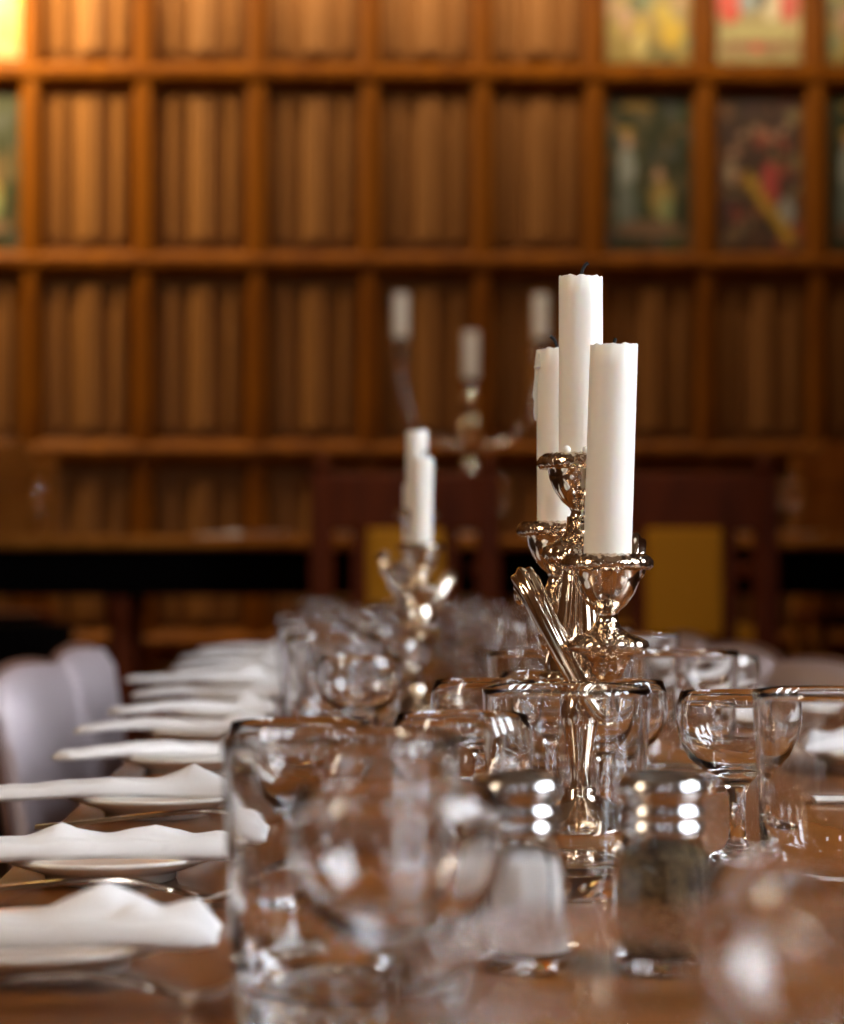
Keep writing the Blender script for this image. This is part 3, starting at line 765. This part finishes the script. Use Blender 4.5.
# side of the scroll: +Y in own frame; arm A heads towards the camera, its own +Y lies to the viewer's right, so mirror by a negative Y scale in the data
cdl = candelabrum(ax, phi, 'silver three-light candelabrum in sharp focus on the right of the dining table')
for o in cdl.children:
    if o.name.startswith(('arm', 'leaf')):
        o.scale = (1, -1, 1)
def at(axv, ph, rad, z): return Vector((axv.x + rad * cos(ph), axv.y + rad * sin(ph), TZ + z))
candle(at(ax, phi, 0, .2112), .01235, .1133, (0, 0), 1, label='tallest white candle, in the middle cup of the front candelabrum', wick_bend=1)
candle(at(ax, phi, .062, .1548), .0127, .1245, (.035, 0), 2, label='white candle in the near right cup of the front candelabrum, leaning slightly', wick_bend=.15)
candle(at(ax, phi + PI, .062, .1748), .0124, .1155, (0, 0), 5, drips=[(PI * .98, .002, .030, .0016), (PI * 1.02, .0, .042, .0013), (PI * 1.1, .002, .012, .0018)], label='white candle with dripping wax in the rear left cup of the front candelabrum', wick_bend=-1)
mb = MB()
for a, q in ((-2.08, .0023), (-1.57, .0020)): mb.blob((ax.x + .0205 * cos(a), ax.y + .0205 * sin(a), TZ + .2263), q, 10)
tag(mb.build('wax_drops', M['wax']), 'small white wax drops on the rim of the middle candle cup', 'wax', kind='stuff')

ax2 = W(417, 2.15); ax2 = Vector((ax2.x, ax2.y, TZ))
phi2 = PI / 2 + .02
cd2 = dup(cdl, ax2, phi2, 'blurred silver candelabrum standing farther back among the glasses')
candle(at(ax2, phi2, 0, .2112), .0118, .0985, (0, 0), 3, label='tallest candle of the blurred candelabrum farther back on the dining table')
candle(at(ax2, phi2 + PI, .062, .1748), .0118, .102, (.02, 0), 4, label='slightly leaning right candle of the blurred candelabrum farther back')
candle(at(ax2, phi2, .062, .1548), .0118, .10, (0, 0), 6, label='rear candle of the blurred candelabrum, mostly behind its other candles')

# tall candelabrum on the high table
hb = W(471, 7.6, HZ)
t = thing('tall_candelabrum', 'tall branched silver candelabrum on the high table with three short candles', 'candelabrum', hb)
MB().lathe([(0, 0), (.09, 0), (.092, .012), (.07, .02), (.04, .04), (.018, .07), (.014, .10), (.026, .13), (.014, .15), (.012, .20), (.030, .235), (.038, .26), (.028, .285), (.014, .30), (.013, .36), (.036, .39), (.046, .42),
            (.032, .445), (.016, .46), (.016, .50), (.034, .53), (.02, .555), (.02, .57), (.046, .585), (.05, .60), (.02, .605), (0, .605)], 40).build('stem', M['silver'], t)
for s in (-1, 1):
    P = [(0, 0, .40), (s * .06, 0, .36), (s * .15, 0, .38), (s * .22, 0, .46), (s * .268, 0, .60), (s * .268, 0, .66)]
    MB().tube(spline(P, 8), .0055, 12).build('arm', M['silver'], t)
    MB().lathe([(0, .64), (.014, .645), (.03, .67), (.034, .70), (.022, .715), (.024, .735), (.045, .745), (.05, .758), (.02, .76), (0, .76)], 32).build('candle_cup', M['silver'], t, loc=(s * .268, 0, 0))
for dx, z, h, nm in ((0, .606, .18, 'centre'), (-.268, .755, .175, 'left'), (.268, .755, .175, 'right')):
    candle(hb + Vector((dx, 0, z)), .031, h, label='short white candle in the %s cup of the tall candelabrum on the high table' % nm, seed=8)

# tall wine glasses and plates on the high table
def wine():
    prof = [(0, .003), (.03, .001), (.038, 0), (.038, .0015), (.012, .006), (.005, .015), (.0045, .10), (.008, .112), (.03, .13), (.042, .155), (.043, .18), (.036, .225), (.0345, .225), (.0413, .18), (.040, .156), (.028, .133), (0, .118)]
    return MB().lathe(prof, 32)
wn0 = wine().build('wine_glass', M['glass'], angle=2.0)
wl = [(40, 'at the left end by the light oak chair'), (337, 'above the left armchair'), (352, 'left of the tall candelabrum'), (500, 'close right of the tall candelabrum'),
      (660, 'above the left part of the right armchair'), (728, 'above the right armchair back'), (776, 'above the outer post of the right armchair'), (795, 'beside the right light oak chair')]
for i, (px, lb) in enumerate(wl):
    o = wn0 if i == 0 else wn0.copy()
    if i: C.objects.link(o)
    o.location = W(px, 7.45 + .1 * (i % 3), HZ)
    tag(o, 'tall wine glass on the high table, ' + lb, 'glass', 'wine glasses on the high table')
pr = [(0, .004), (.07, .004), (.08, 0), (.085, .002), (.125, .016), (.127, .019), (.12, .019), (.085, .009), (0, .008)]
pt0 = None
for px, lb in ((268, 'left of the left armchair'), (350, 'behind the left gap of the left armchair'), (467, 'behind the right gap of the left armchair'), (548, 'between the two armchairs'), (742, 'behind the right gap of the right armchair'), (800, 'right of the right armchair')):
    if pt0 is None: pt0 = MB().lathe(pr, 40).build('dinner_plate', M['china'], angle=1.5); o = pt0
    else: o = pt0.copy(); C.objects.link(o)
    o.location = W(px, 7.38, HZ); o.scale = (.75, .75, 1.0)
    tag(o, 'white plate on the high table, ' + lb, 'plate', 'plates on the high table')
nb = napkin([(.7, .4, .01, .2)], .10, 9).build('napkin', M['napkin'], angle=1.0); nb.location = W(228, 7.4, HZ - .012); nb.scale = (1.2, 1.2, 1)
tag(nb, 'white napkin lying on the left half of the high table', 'napkin')
